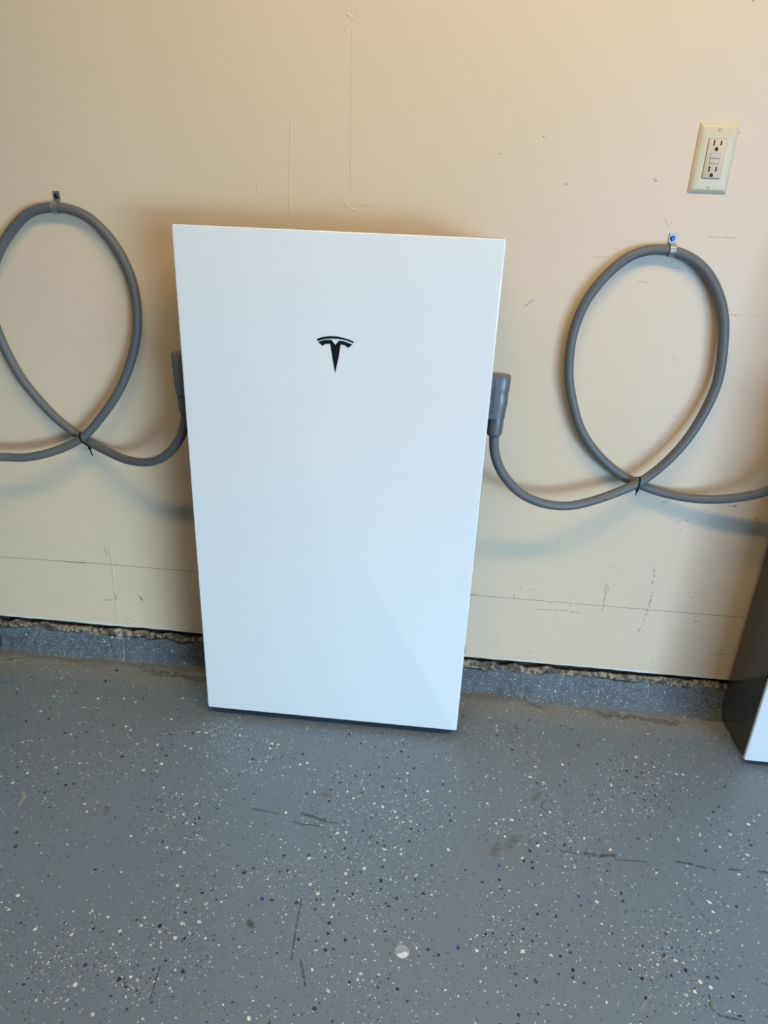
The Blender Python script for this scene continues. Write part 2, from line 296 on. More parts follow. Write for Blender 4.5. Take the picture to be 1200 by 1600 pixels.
    if not curb:
        gn = noise_tex(nt, P, 16, 6, 0.7)
        gf = noise_tex(nt, P, 130, 4, 0.7)
        gf2 = noise_tex(nt, P, 420, 3, 0.75)
        # dust and dried silt gathered along the curb
        if near:
            edge = mth(nt, 'ADD', sp.outputs[1], mth(nt, 'MULTIPLY', gn.outputs[0], 0.10))
            silt = mth(nt, 'MULTIPLY', ramp(nt, edge, -0.10, 0.015), ramp(nt, gf.outputs[0], 0.40, 0.60, 0.25, 1.0))
            col = mix(nt, mth(nt, 'MULTIPLY', silt, 0.80), col, mix(nt, gf2.outputs[0], (0.24, 0.21, 0.16), (0.62, 0.57, 0.48)))
            e2 = mth(nt, 'ADD', sp.outputs[1], mth(nt, 'MULTIPLY', gn.outputs[0], 0.05))
            rim = mth(nt, 'MULTIPLY', ramp(nt, e2, -0.024, -0.004), ramp(nt, gf.outputs[0], 0.42, 0.60, 0.1, 0.9))
            col = mix(nt, mth(nt, 'MULTIPLY', rim, 0.8), col, (0.17, 0.125, 0.080))
            if rust: ru = mth(nt, 'MULTIPLY', strokes(nt, jitter(P, 36, 0.045), rust), ramp(nt, gf.outputs[0], 0.38, 0.6))
            if rust: col = mix(nt, mth(nt, 'MULTIPLY', ru, 0.85), col, (0.10, 0.062, 0.032))
            wide = mth(nt, 'MULTIPLY', ramp(nt, sp.outputs[1], -0.42, -0.05), ramp(nt, gn.outputs[0], 0.35, 0.7))
            col = mix(nt, mth(nt, 'MULTIPLY', wide, 0.30), col, (0.19, 0.175, 0.14))
        brk = ramp(nt, gf.outputs[0], 0.36, 0.54, 0.15, 1.0)
        if fdark: fdk = mth(nt, 'MULTIPLY', strokes(nt, jitter(P, 90, 0.006), fdark), brk)
        if fdark: col = mix(nt, mth(nt, 'MULTIPLY', fdk, 0.85), col, (0.035, 0.036, 0.036))
        if fbrown: fbn = mth(nt, 'MULTIPLY', strokes(nt, PM, fbrown), brk)
        if fbrown: col = mix(nt, mth(nt, 'MULTIPLY', fbn, 0.60), col, (0.115, 0.095, 0.062))
        if flight: flt = mth(nt, 'MULTIPLY', strokes(nt, PJ, flight), brk)
        if flight: col = mix(nt, mth(nt, 'MULTIPLY', flt, 0.55), col, (0.46, 0.46, 0.44))
        b.inputs['Roughness'].default_value = 0.42
        if near:
            rough = mix(nt, silt, (0.42,) * 3, (0.9,) * 3)
            nt.links.new(rough, b.inputs['Roughness'])
            bump = mth(nt, 'ADD', bump, mth(nt, 'MULTIPLY', mth(nt, 'MULTIPLY', silt, gf.outputs[0]), 0.002))
    else:
        # ragged tan mortar above the paint line, with a dark crack between
        wv = noise_tex(nt, P, 14, 5, 0.65)
        wf = noise_tex(nt, P, 90, 5, 0.7)
        z = mth(nt, 'ADD', sp.outputs[2], mth(nt, 'MULTIPLY', mth(nt, 'SUBTRACT', wv.outputs[0], 0.5), 0.050))
        z = mth(nt, 'ADD', z, mth(nt, 'MULTIPLY', mth(nt, 'SUBTRACT', wf.outputs[0], 0.5), 0.016))
        mort = ramp(nt, z, 0.0515, 0.0545)
        mc = mix(nt, ramp(nt, wf.outputs[0], 0.38, 0.62), (0.060, 0.045, 0.030), (0.40, 0.32, 0.22))
        mc = mix(nt, ramp(nt, noise_tex(nt, P, 23, 3).outputs[0], 0.5, 0.62, 0.0, 0.75), mc, (0.035, 0.028, 0.02))
        grim = ramp(nt, z, 0.030, 0.056, 0.0, 0.5)
        col = mix(nt, mth(nt, 'MULTIPLY', grim, ramp(nt, wf.outputs[0], 0.4, 0.6)), col, (0.22, 0.20, 0.165))
        col = mix(nt, mort, col, mc)
        crack = mth(nt, 'MULTIPLY', ramp(nt, mth(nt, 'ABSOLUTE', mth(nt, 'SUBTRACT', z, 0.0525)), 0.0030, 0.0008), ramp(nt, wv.outputs[1] if False else gr_like(nt, P), 0.42, 0.55))
        col = mix(nt, mth(nt, 'MULTIPLY', crack, 0.92), col, (0.02, 0.017, 0.013))
        lowd = mth(nt, 'MULTIPLY', ramp(nt, sp.outputs[2], 0.004, -0.02), ramp(nt, wf.outputs[0], 0.4, 0.65, 0.1, 0.8))
        col = mix(nt, lowd, col, (0.15, 0.115, 0.075))
        pl = strokes(nt, PM, [((-0.6107, 0.068)[0], 0.074, (-0.6107, 0.068)[0] + 0.002, 0.052, 0.011), ((-0.6107, 0.068)[0] + .012, 0.055, (-0.6107, 0.068)[0] + 0.014, -0.02, 0.0012)])
        col = mix(nt, mth(nt, 'MULTIPLY', mth(nt, 'MULTIPLY', pl, ramp(nt, wf.outputs[0], 0.35, 0.55)), 0.9), col, (0.52, 0.46, 0.40))
        b.inputs['Roughness'].default_value = 0.6
        bump = mth(nt, 'ADD', bump, mth(nt, 'MULTIPLY', wf.outputs[0], 0.0025))
        bump = mth(nt, 'SUBTRACT', bump, mth(nt, 'MULTIPLY', crack, 0.004))
    nt.links.new(col, b.inputs['Base Color'])
    b.inputs['Specular IOR Level'].default_value = 0.5
    bp = nd(nt, 'ShaderNodeBump'); bp.inputs['Strength'].default_value = 1.0; bp.inputs['Distance'].default_value = 1.0
    nt.links.new(bump, bp.inputs['Height']); nt.links.new(bp.outputs[0], b.inputs['Normal'])
    return m

def gr_like(nt, P):
    return noise_tex(nt, P, 5, 3, 0.5).outputs[0]

M_curb = floor_material(True)
M_plain = simple('room_paint', (0.62, 0.55, 0.44), 0.7, nscale=4, namt=0.03)
M_ceil = simple('ceiling_paint', (0.72, 0.68, 0.60), 0.8, nscale=4, namt=0.03)
M_sill = simple('dark_sill_wood', (0.035, 0.026, 0.018), 0.9, nscale=30, namt=0.4)
M_glass = simple('white_back_painted_glass', (0.83, 0.835, 0.825), 0.10, spec=0.5)
M_body = simple('dark_grey_enamel', (0.042, 0.042, 0.041), 0.20, spec=0.5, nscale=40, namt=0.04)
M_cap = simple('grey_metal', (0.33, 0.33, 0.33), 0.4, 0.6)
M_black = simple('black_plastic', (0.004, 0.004, 0.005), 0.6, spec=0.25)
M_logo = simple('black_emblem', (0.010, 0.012, 0.013), 0.25)
M_cord = simple('grey_cable_jacket', (0.128, 0.129, 0.126), 0.50, nscale=90, namt=0.06, bump=0.0002)
M_plug = simple('grey_connector_shell', (0.150, 0.155, 0.165), 0.36, metal=0.2, nscale=700, namt=0.05, bump=0.00008)
M_print = simple('printed_dark_grey', (0.018, 0.02, 0.026), 0.6)
M_steel = simple('zinc_steel', (0.40, 0.40, 0.395), 0.42, 0.75, nscale=300, namt=0.1, bump=0.0003)
M_screw = simple('screw_steel', (0.10, 0.115, 0.14), 0.3, 1.0)
M_ivory = simple('ivory_plastic', (0.72, 0.61, 0.40), 0.32, nscale=14, namt=0.03)
M_ivory2 = simple('receptacle_plastic', (0.67, 0.56, 0.41), 0.5, nscale=20, namt=0.02)
M_slot = simple('slot_black', (0.006, 0.005, 0.005), 0.7)
M_groove = simple('groove_shadow_grey', (0.22, 0.20, 0.16), 0.7)
M_leaf = simple('dry_leaf', (0.03, 0.022, 0.012), 0.8, nscale=200, namt=0.4)
M_chip = simple('plaster', (0.62, 0.60, 0.56), 0.85, nscale=200, namt=0.1, bump=0.0005)
mm, nt_, b_ = new_mat('clear_plastic')
b_.inputs['Base Color'].default_value = (0.85, 0.88, 0.9, 1); b_.inputs['Roughness'].default_value = 0.12
b_.inputs['Alpha'].default_value = 0.22; b_.inputs['Specular IOR Level'].default_value = 1.0
M_clear = mm

# ------------------------------------------------------------ mesh helpers
def obj(name, bm, mat, parent=None, smooth=False, loc=None):
    me = bpy.data.meshes.new(name)
    bmesh.ops.recalc_face_normals(bm, faces=bm.faces)
    bm.to_mesh(me); bm.free()
    for mt in (mat if isinstance(mat, (list, tuple)) else [mat]): me.materials.append(mt)
    if smooth:
        me.polygons.foreach_set('use_smooth', [True] * len(me.polygons))
        me.set_sharp_from_angle(angle=math.radians(35))
    o = bpy.data.objects.new(name, me); COL.objects.link(o)
    if parent: o.parent = parent
    if loc: o.location = loc
    return o

def thing(name, label, cat, loc=(0, 0, 0), group=None):
    o = bpy.data.objects.new(name, None); COL.objects.link(o)
    o.location = loc; o.empty_display_size = 0.05
    o['label'] = label; o['category'] = cat
    if group: o['group'] = group
    return o

def tag(o, label, cat, group=None):
    o['label'] = label; o['category'] = cat
    if group: o['group'] = group
    return o

def struct(name, bm, mat, smooth=False):
    o = obj(name, bm, mat, None, smooth); o['kind'] = 'structure'
    return o

def box(bm, x0, x1, y0, y1, z0, z1):
    r = bmesh.ops.create_cube(bm, size=1.0)
    for v in r['verts']:
        v.co = Vector((x0 + (v.co.x + .5) * (x1 - x0), y0 + (v.co.y + .5) * (y1 - y0), z0 + (v.co.z + .5) * (z1 - z0)))
    return r['verts']

def bevel_box(x0, x1, y0, y1, z0, z1, w, seg=3):
    bm = bmesh.new(); box(bm, x0, x1, y0, y1, z0, z1)
    bmesh.ops.bevel(bm, geom=list(bm.edges), offset=w, segments=seg, profile=0.5, affect='EDGES')
    return bm

def rounded_rect(hx, hz, r, n=6):
    pts = []
    for cx, cz, a0 in ((hx - r, hz - r, 0), (-hx + r, hz - r, 90), (-hx + r, -hz + r, 180), (hx - r, -hz + r, 270)):
        for k in range(n + 1):
            a = math.radians(a0 + 90 * k / n)
            pts.append((cx + r * math.cos(a), cz + r * math.sin(a)))
    return pts

def loft(bm, rings, close_a=True, close_b=True, mat=0):
    """rings: lists of equal length of Vectors, joined in order"""
    vs = [[bm.verts.new(p) for p in ring] for ring in rings]
    n = len(vs[0])
    for a, b in zip(vs, vs[1:]):
        for i in range(n):
            f = bm.faces.new((a[i], a[(i + 1) % n], b[(i + 1) % n], b[i])); f.material_index = mat
    if close_a: bm.faces.new(vs[0]).material_index = mat
    if close_b: bm.faces.new(vs[-1]).material_index = mat
    return vs

def plate_xz(bm, pts, y_front, y_back):
    return loft(bm, [[Vector((x, y_front, z)) for x, z in pts], [Vector((x, y_back, z)) for x, z in pts]])

def catmull(pts, sub=8):
    P = [Vector(p) for p in pts]
    P = [P[0] * 2 - P[1]] + P + [P[-1] * 2 - P[-2]]
    out = []
    for i in range(1, len(P) - 2):
        p0, p1, p2, p3 = P[i - 1], P[i], P[i + 1], P[i + 2]
        for k in range(sub):
            t = k / sub
            out.append(0.5 * ((2 * p1) + (p2 - p0) * t + (2 * p0 - 5 * p1 + 4 * p2 - p3) * t * t + (3 * p1 - p0 - 3 * p2 + p3) * t ** 3))
    out.append(P[-2].copy())
    return out

def resample(pts, step):
    out = [pts[0].copy()]; acc = 0
    for a, b in zip(pts, pts[1:]):
        L = (b - a).length; d = step - acc
        while d <= L and L > 0:
            out.append(a.lerp(b, d / L)); d += step
        acc = (acc + L) % step
    out.append(pts[-1].copy())
    return out

def smooth_path(pts, it):
    for _ in range(it):
        q = [p.copy() for p in pts]
        for i in range(1, len(pts) - 1):
            q[i] = (pts[i - 1] + pts[i] * 2 + pts[i + 1]) / 4
        pts = q
    return pts

def tube(bm, path, r, n=20):
    rings = []; up = Vector((0, 1, 0))
    for i, p in enumerate(path):
        t = (path[min(i + 1, len(path) - 1)] - path[max(i - 1, 0)]).normalized()
        s = t.cross(up)
        if s.length < 1e-4: s = Vector((1, 0, 0))
        s.normalize(); u = s.cross(t).normalized(); up = u
        rr = r(p) if callable(r) else r
        rings.append([p + (s * math.cos(2 * PI * k / n) + u * math.sin(2 * PI * k / n)) * rr for k in range(n)])
    loft(bm, rings)

# ------------------------------------------------------------ the room
WX0, WX1 = -3.0, 4.2
# wall behind the units: a drywall sheet hanging over the sill
bm = bmesh.new()
nx = 720; xs = [WX0 + (WX1 - WX0) * i / nx for i in range(nx + 1)]
def edge_z(x):
    return 0.0795 + 0.0018 * noise.noise(Vector((x * 7, 3, 0))) + 0.0012 * noise.noise(Vector((x * 40, 9, 0)))
top_z = 2.6
WZ = [None, 0.20, 0.40, 0.60, 0.90, 1.20, 1.40, 1.60, top_z]
tiles_x = [WX0, -1.0, -0.75, -0.5, -0.3, -0.05, 0.2, 0.4, 0.55, 0.7, 0.85, 1.05, WX1]
wall_mats, wall_idx = [], {}
far_wall = wall_material((50, 51, 50, 51)); wall_mats.append(far_wall)
def wall_slot(xm, zm):
    tx = [i for i in range(len(tiles_x) - 1) if tiles_x[i] <= xm < tiles_x[i + 1]][0]
    tz = 0 if zm < WZ[1] else [i for i in range(1, len(WZ) - 1) if WZ[i] <= zm < WZ[i + 1]][0]
    if (tx, tz) not in wall_idx:
        tile = (tiles_x[tx], tiles_x[tx + 1], WZ[tz] or 0.07, WZ[tz + 1])
        if tile[2] < 0.1 or touching(PENCIL + SCUFF + PATCH, tile):
            wall_idx[(tx, tz)] = len(wall_mats); wall_mats.append(wall_material(tile))
        else: wall_idx[(tx, tz)] = 0
    return wall_idx[(tx, tz)]
xs = sorted(set([round(x, 4) for x in xs] + tiles_x))
vf = [[bm.verts.new((x, 0, edge_z(x)))] + [bm.verts.new((x, 0, z)) for z in WZ[1:]] + [bm.verts.new((x, 0.0127, top_z)), bm.verts.new((x, 0.0127, edge_z(x) + .001))] for x in xs]
for k in range(len(xs) - 1):
    a, b = vf[k], vf[k + 1]; xm = (xs[k] + xs[k + 1]) / 2; n_ = len(a)
    for j in range(n_):
        f = bm.faces.new((a[j], b[j], b[(j + 1) % n_], a[(j + 1) % n_]))
        f.material_index = wall_slot(xm, 0.5 * ((WZ[j] or 0.1) + WZ[j + 1])) if j < len(WZ) - 1 else 0
struct('wall_back', bm, wall_mats)

bm = bmesh.new(); box(bm, WX0, WX1, 0.0135, 0.05, 0.045, 0.30)
struct('trim_1', bm, M_sill)

CURB = [(-0.9491, -0.024), (-0.8365, -0.028), (-0.7267, -0.0293), (-0.6205, -0.025), (-0.3779, -0.0147), (0.3202, -0.0193), (0.4338, -0.0185), (0.5142, -0.0431), (0.6124, -0.039), (0.7087, -0.0427), (0.8369, -0.0416), (0.9697, -0.0469)]
def curb_y(x):
    if x <= CURB[0][0]: return CURB[0][1]
    for (xa, ya), (xb, yb) in zip(CURB, CURB[1:]):
        if x <= xb:
            t = (x - xa) / (xb - xa); return ya + (yb - ya) * t
    return CURB[-1][1]
bm = bmesh.new()
x0, x1 = -1.35, 1.75; nx = 900
prof = []
for i in range(nx + 1):
    x = x0 + (x1 - x0) * i / nx
    yb = 0.25 * (curb_y(x - .03) + curb_y(x + .03) + curb_y(x - .01) + curb_y(x + .01))
    yb += 0.004 * noise.noise(Vector((x * 11, 0, 5))) + 0.002 * noise.noise(Vector((x * 50, 0, 5)))
    lip = 0.0560 + 0.006 * noise.noise(Vector((x * 9, 2, 1))) + 0.005 * noise.noise(Vector((x * 30, 2, 1))) + 0.003 * noise.noise(Vector((x * 90, 2, 1)))
    ring = []
    NV = 26
    for j in range(NV + 1):
        t = j / NV
        if t < 0.70:
            s = t / 0.70
            z = FZ - 0.006 + (lip - FZ + 0.006) * s
            y = yb + (-0.0065 - yb) * (1 - (1 - s) ** 1.7) if s < 1 else -0.0065
        elif t < 0.88:
            s = (t - 0.70) / 0.18
            z = lip + 0.017 * s * (0.7 + 0.5 * noise.noise(Vector((x * 25, 7, 1))))
            y = -0.0045 + 0.004 * s
        else:
            s = (t - 0.88) / 0.12
            z = lip + 0.017 * (0.7 + 0.5 * noise.noise(Vector((x * 25, 7, 1)))) - 0.004 * s
            y = -0.0005 + 0.0138 * s
        y += 0.0012 * noise.noise(Vector((x * 60, z * 60, 3))) + 0.0007 * noise.noise(Vector((x * 200, z * 200, 3)))
        ring.append(bm.verts.new((x, y, min(z, 0.0775))))
    prof.append(ring)
for a, b in zip(prof, prof[1:]):
    for j in range(len(a) - 1): bm.faces.new((a[j], b[j], b[j + 1], a[j + 1]))
struct('baseboard_back', bm, M_curb, smooth=True)

bm = bmesh.new()
gx = [WX0, -1.1, -0.8, -0.6, -0.45, -0.3, -0.15, 0.0, 0.1, 0.2, 0.3, 0.4, 0.5, 0.6, 0.7, 0.85, 1.0, 1.3, WX1]
gy = [0.05, -0.12, -0.24, -0.35, -0.45, -0.55, -0.65, -0.75, -0.9, -1.1, -6.0]
g = [[bm.verts.new((x, y, FZ)) for y in gy] for x in gx]
floor_mats, floor_idx = [], {}
for i in range(len(gx) - 1):
    for j in range(len(gy) - 1):
        f = bm.faces.new((g[i][j], g[i + 1][j], g[i + 1][j + 1], g[i][j + 1]))
        tile = (gx[i], gx[i + 1], gy[j + 1], gy[j])
        hit = lambda L: tuple(q for q in L if q[0] + q[2] * 1.3 > tile[0] and q[0] - q[2] * 1.3 < tile[1] and q[1] + q[2] * 1.3 > tile[2] and q[1] - q[2] * 1.3 < tile[3])
        key = (tile[3] > -0.5, tuple(touching(FDARK + FLIGHT + FBROWN + RUST, tile, 0.02)), hit(DENSE), hit(SPARSE))
        if key not in floor_idx:
            floor_idx[key] = len(floor_mats); floor_mats.append(floor_material(False, tile))
        f.material_index = floor_idx[key]
struct('floor', bm, floor_mats)
bm = bmesh.new(); box(bm, WX0, WX1, -6.0, 0.05, top_z, top_z + 0.05); struct('ceiling', bm, M_ceil)
bm = bmesh.new(); box(bm, WX0 - 0.05, WX0, -6.0, 0.05, FZ, top_z); struct('wall_left', bm, M_plain)
bm = bmesh.new(); box(bm, WX1, WX1 + 0.05, -6.0, 0.05, FZ, top_z); struct('wall_right', bm, M_plain)

# ------------------------------------------------------------ wall battery units
def make_unit(label, loc):
    t = thing('wall_battery', label, 'battery unit', loc, 'white wall battery units in a row')
    body = bevel_box(-0.3005, 0.3005, -0.1845, -0.015, -0.004, 1.086, 0.006, 4)
    bd = obj('body', body, M_body, t, smooth=True)
    for x0_, x1_ in ((-0.302, -0.262), (0.262, 0.3025)):
        obj('corner_cap', bevel_box(x0_, x1_, -0.184, -0.135, 1.080, 1.0985, 0.0015, 2), M_cap, t, smooth=True)
    # glass front: rounded rectangle with a softened rim
    rings = []
    hx, hz = 0.3045, 0.5495
    for inset, y in ((0.0000, -0.1865), (0.0, -0.1910), (0.0006, -0.1922), (0.0016, -0.1929), (0.0028, -0.1931)):
        rings.append([Vector((x, y, z + 0.5495)) for x, z in rounded_rect(hx - inset, hz - inset, 0.005 - inset * 0.6)])
    bm = bmesh.new(); loft(bm, rings)
    obj('front_panel', bm, M_glass, t, smooth=True)
    bm = bmesh.new()
    box(bm, -0.285, 0.285, -0.150, -0.03, FZ - loc[2], -0.003)
    obj('foot', bm, M_black, t)
    for x0_, x1_ in ((-0.306, -0.300), (0.300, 0.306)):
        obj('panel_clip', bevel_box(x0_, x1_, -0.186, -0.181, 0.216, 0.232, 0.0008, 2), M_black, t)
    # wall bracket behind the body
    bm = bmesh.new(); box(bm, -0.24, 0.24, -0.015, -0.001, 0.55, 1.0)
    obj('mounting_bracket', bm, M_cap, t)
    bm = bmesh.new()
    cx = 0.0016
    plate_xz(bm, [(x - cx, z) for x, z in [(-0.0343, 0.9064), (-0.025, 0.9103), (-0.0158, 0.9124), (-0.0047, 0.9134), (0.0064, 0.9132), (0.0175, 0.9113), (0.0277, 0.9087), (0.0374, 0.9052), (0.0359, 0.9024), (0.0268, 0.9057), (0.0166, 0.9081), (0.0064, 0.909), (-0.0037, 0.909), (-0.0139, 0.9082), (-0.0231, 0.9061), (-0.0322, 0.9028)]], -0.1939, -0.1930)
    plate_xz(bm, [(x - cx, z) for x, z in [(-0.031, 0.9009), (-0.025, 0.9037), (-0.0176, 0.9055), (-0.012, 0.9061), (-0.006, 0.9062), (0.0017, 0.8973), (0.0088, 0.9058), (0.0176, 0.9051), (0.0259, 0.9027), (0.0343, 0.8996), (0.0307, 0.8962), (0.0256, 0.8932), (0.0233, 0.8962), (0.0195, 0.898), (0.0158, 0.8985), (0.0117, 0.8983), (0.0087, 0.8762), (0.0019, 0.8429), (-0.0038, 0.8737), (-0.0083, 0.899), (-0.0129, 0.8988), (-0.0171, 0.8981), (-0.0199, 0.897), (-0.0223, 0.8938), (-0.0268, 0.8971)]], -0.1939, -0.1930)
    bmesh.ops.triangulate(bm, faces=[f for f in bm.faces if len(f.verts) > 4])
    e = obj('emblem', bm, M_logo, t)
    e.location.x = cx
    e['label'] = 'black T-shaped emblem under a curved bar'
    return t
unit = make_unit('full white glass-fronted battery unit in the middle, black T emblem near its top', (0, 0, 0))
def copy_unit(loc, label):
    r = unit.copy(); COL.objects.link(r); r.location = loc; r['label'] = label
    for ch in unit.children:
        c = ch.copy(); COL.objects.link(c); c.parent = r
    return r
copy_unit((1.2760, 0, -0.005), 'battery unit cut off at the right edge, its dark glossy side facing the gap')
copy_unit((-1.2425, 0, -0.003), 'battery unit almost wholly past the left edge, only a side sliver above the floor')

# ------------------------------------------------------------ cable harnesses
def cord_radius(p):
    # the jacket is pulled a little fatter on the outer bend of each loop
    return 0.0099 * (1 + 0.09 * math.exp(-((p.x - 0.775) ** 2 + (p.z - 0.96) ** 2) / 0.02) + 0.03 * math.exp(-((p.x + 0.50) ** 2 + (p.z - 0.93) ** 2) / 0.03)
                     + 0.05 * math.exp(-((p.x + 0.75) ** 2 + (p.z - 1.02) ** 2) / 0.02))
def make_harness(label, pts, plugs, flip):
    t = thing('looped_cable', label, 'cable', (0, 0, 0), 'looped grey battery cables')
    path = smooth_path(resample(catmull(pts), 0.006), 14)
    bm = bmesh.new(); tube(bm, path, cord_radius)
    obj('cord', bm, M_cord, t, smooth=True)
    for (xs_, ybody, ztop, sgn) in plugs:
        # connector shell: flat to the unit, round on the outside; sgn=+1 grows towards +x
        Y = ybody
        def section(grow, z, out, half):
            pts2 = []
            r = 0.019
            pts2.append((xs_ - sgn * 0.003, Y - half + grow)); 
            for k in range(13):
                a = -PI / 2 + PI * k / 12
                pts2.append((xs_ + sgn * (out - r - grow + r * math.cos(a)), Y + (half - grow) * math.sin(a) if abs(math.sin(a)) == 1 else Y + (half - grow) * math.copysign(abs(math.sin(a)) ** 0.85, math.sin(a))))
            pts2.append((xs_ - sgn * 0.003, Y + half - grow))
            return [Vector((x, y, z)) for x, y in pts2]
        bm = bmesh.new()
        zb = ztop - 0.0855
        loft(bm, [section(0.0018, ztop, 0.0440, 0.021), section(0.0006, ztop - 0.0006, 0.0440, 0.021), section(0, ztop - 0.0018, 0.0440, 0.021),
                  section(0, ztop - 0.030, 0.0436, 0.021), section(0, ztop - 0.034, 0.0424, 0.021), section(0, ztop - 0.040, 0.0420, 0.021), section(0, ztop - 0.041, 0.0431, 0.021),
                  section(0, ztop - 0.058, 0.0427, 0.021), section(0, ztop - 0.064, 0.0416, 0.021), section(0.0008, zb, 0.0410, 0.021)])
        sh = obj('connector', bm, M_plug, t, smooth=True)
        cxp = xs_ + sgn * 0.0225
        bm = bmesh.new()
        rings = []
        for rr, z in ((0.0162, zb + 0.002), (0.0166, zb - 0.001), (0.0164, zb - 0.012), (0.0160, zb - 0.032), (0.0156, zb - 0.0345), (0.0125, zb - 0.0395), (0.0112, zb - 0.0405)):
            rings.append([Vector((cxp + rr * math.cos(2 * PI * k / 32), Y + rr * math.sin(2 * PI * k / 32), z)) for k in range(32)])
        loft(bm, rings)
        obj('collar', bm, M_plug, sh, smooth=True)
        if sgn > 0:
            bm = bmesh.new(); rnd = random.Random(4)
            xf = xs_ + 0.0125; yf = Y - 0.0213
            z = ztop - 0.0105
            tri = [(xf - .0018, z - .0018), (xf + .0018, z - .0018), (xf, z + .0018)]
            plate_xz(bm, tri, yf, yf + 0.0006)
            z -= 0.0052
            while z > ztop - 0.075:
                w = rnd.choice((0.0011, 0.0016, 0.0016, 0.0019))
                kind = rnd.random()
                if rnd.random() > 0.14:
                    x_a, x_b = xf - 0.0016, xf + 0.0016
                    plate_xz(bm, [(x_a, z - w), (x_a, z), (x_a + 0.0007, z), (x_a + 0.0007, z - w)], yf, yf + 0.0006)
                    if kind > 0.3: plate_xz(bm, [(x_b - 0.0007, z - w), (x_b - 0.0007, z), (x_b, z), (x_b, z - w)], yf, yf + 0.0006)
                    plate_xz(bm, [(x_a, z - 0.0006), (x_a, z), (x_b, z), (x_b, z - 0.0006)], yf, yf + 0.0006)
                z -= w + 0.0006
            obj('printed_marking', bm, M_print, sh)
    return path
h_r = make_harness('looped grey cable to the right of the middle battery unit, below the power outlet', [(0.323, -0.14, 0.755), (0.323, -0.14, 0.735), (0.3248, -0.14, 0.6996), (0.3317, -0.138, 0.6729), (0.3514, -0.13, 0.6345), (0.3939, -0.115, 0.5895), (0.4457, -0.096, 0.5625), (0.4971, -0.082, 0.5538), (0.541, -0.068, 0.5583), (0.5982, -0.057, 0.579), (0.656, -0.041, 0.6045), (0.6968, -0.037, 0.6422), (0.7346, -0.034, 0.6953), (0.7603, -0.029, 0.7498), (0.7792, -0.025, 0.8192), (0.7799, -0.024, 0.87), (0.7726, -0.022, 0.9279), (0.7661, -0.021, 0.9592), (0.755, -0.019, 0.9909), (0.7358, -0.017, 1.0242), (0.7133, -0.015, 1.0509), (0.6869, -0.0135, 1.07), (0.6609, -0.0125, 1.0806), (0.6403, -0.0125, 1.0851), (0.6228, -0.0125, 1.0867), (0.597, -0.013, 1.085), (0.5721, -0.014, 1.0774), (0.5501, -0.015, 1.063), (0.5288, -0.016, 1.043), (0.5098, -0.017, 1.0183), (0.4943, -0.018, 0.994), (0.4831, -0.018, 0.9663), (0.4757, -0.018, 0.937), (0.4709, -0.019, 0.9056), (0.4715, -0.02, 0.868), (0.4748, -0.02, 0.8377), (0.4812, -0.02, 0.8051), (0.5141, -0.02, 0.7193), (0.5607, -0.019, 0.6603), (0.6155, -0.018, 0.6172), (0.6626, -0.0195, 0.5952), (0.7071, -0.021, 0.5807), (0.7706, -0.029, 0.5734), (0.8342, -0.042, 0.5799), (0.8909, -0.06, 0.6008), (0.918, -0.072, 0.6181), (0.9314, -0.09, 0.6401), (0.925, -0.115, 0.615), (0.945, -0.132, 0.65), (0.953, -0.14, 0.69), (0.953, -0.14, 0.73)],
             [(0.3005, -0.14, 0.8475, 1), (0.9755, -0.14, 0.8425, -1)], 1)
h_l = make_harness('looped grey cable to the left of the middle battery unit', [(-0.323, -0.14, 0.762), (-0.323, -0.14, 0.742), (-0.3308, -0.138, 0.6943), (-0.3549, -0.128, 0.6522), (-0.394, -0.11, 0.6138), (-0.4383, -0.09, 0.5907), (-0.4973, -0.067, 0.583), (-0.5503, -0.045, 0.5897), (-0.6039, -0.0225, 0.6029), (-0.6476, -0.0195, 0.6267), (-0.6889, -0.018, 0.6594), (-0.7299, -0.019, 0.7106), (-0.7539, -0.02, 0.7468), (-0.7756, -0.02, 0.7969), (-0.7889, -0.02, 0.8392), (-0.7991, -0.019, 0.8835), (-0.7984, -0.018, 0.9246), (-0.7873, -0.017, 0.9655), (-0.7687, -0.016, 1.0084), (-0.7405, -0.015, 1.047), (-0.7119, -0.0145, 1.0765), (-0.6826, -0.014, 1.1009), (-0.652, -0.013, 1.1113), (-0.6182, -0.0125, 1.1151), (-0.5852, -0.013, 1.1114), (-0.5478, -0.014, 1.0976), (-0.5138, -0.015, 1.0667), (-0.492, -0.017, 1.0375), (-0.4764, -0.018, 1.005), (-0.4652, -0.019, 0.9678), (-0.4614, -0.021, 0.9217), (-0.464, -0.023, 0.881), (-0.4716, -0.025, 0.8435), (-0.4849, -0.028, 0.8038), (-0.5178, -0.033, 0.7363), (-0.5714, -0.037, 0.6664), (-0.6155, -0.041, 0.6214), (-0.66, -0.046, 0.5964), (-0.701, -0.058, 0.5817), (-0.753, -0.066, 0.5705), (-0.8057, -0.074, 0.5724), (-0.872, -0.105, 0.575), (-0.905, -0.13, 0.62), (-0.9195, -0.14, 0.67), (-0.9195, -0.14, 0.73)],
             [(-0.942, -0.14, 0.8445, 1), (-0.3005, -0.14, 0.8545, -1)], 1)

def hull(pts):
    pts = sorted(set(pts))
    def half(seq):
        h = []
        for p in seq:
            while len(h) > 1 and (h[-1][0] - h[-2][0]) * (p[1] - h[-2][1]) - (h[-1][1] - h[-2][1]) * (p[0] - h[-2][0]) <= 0: h.pop()
            h.append(p)
        return h[:-1]
    return half(pts) + half(pts[::-1])

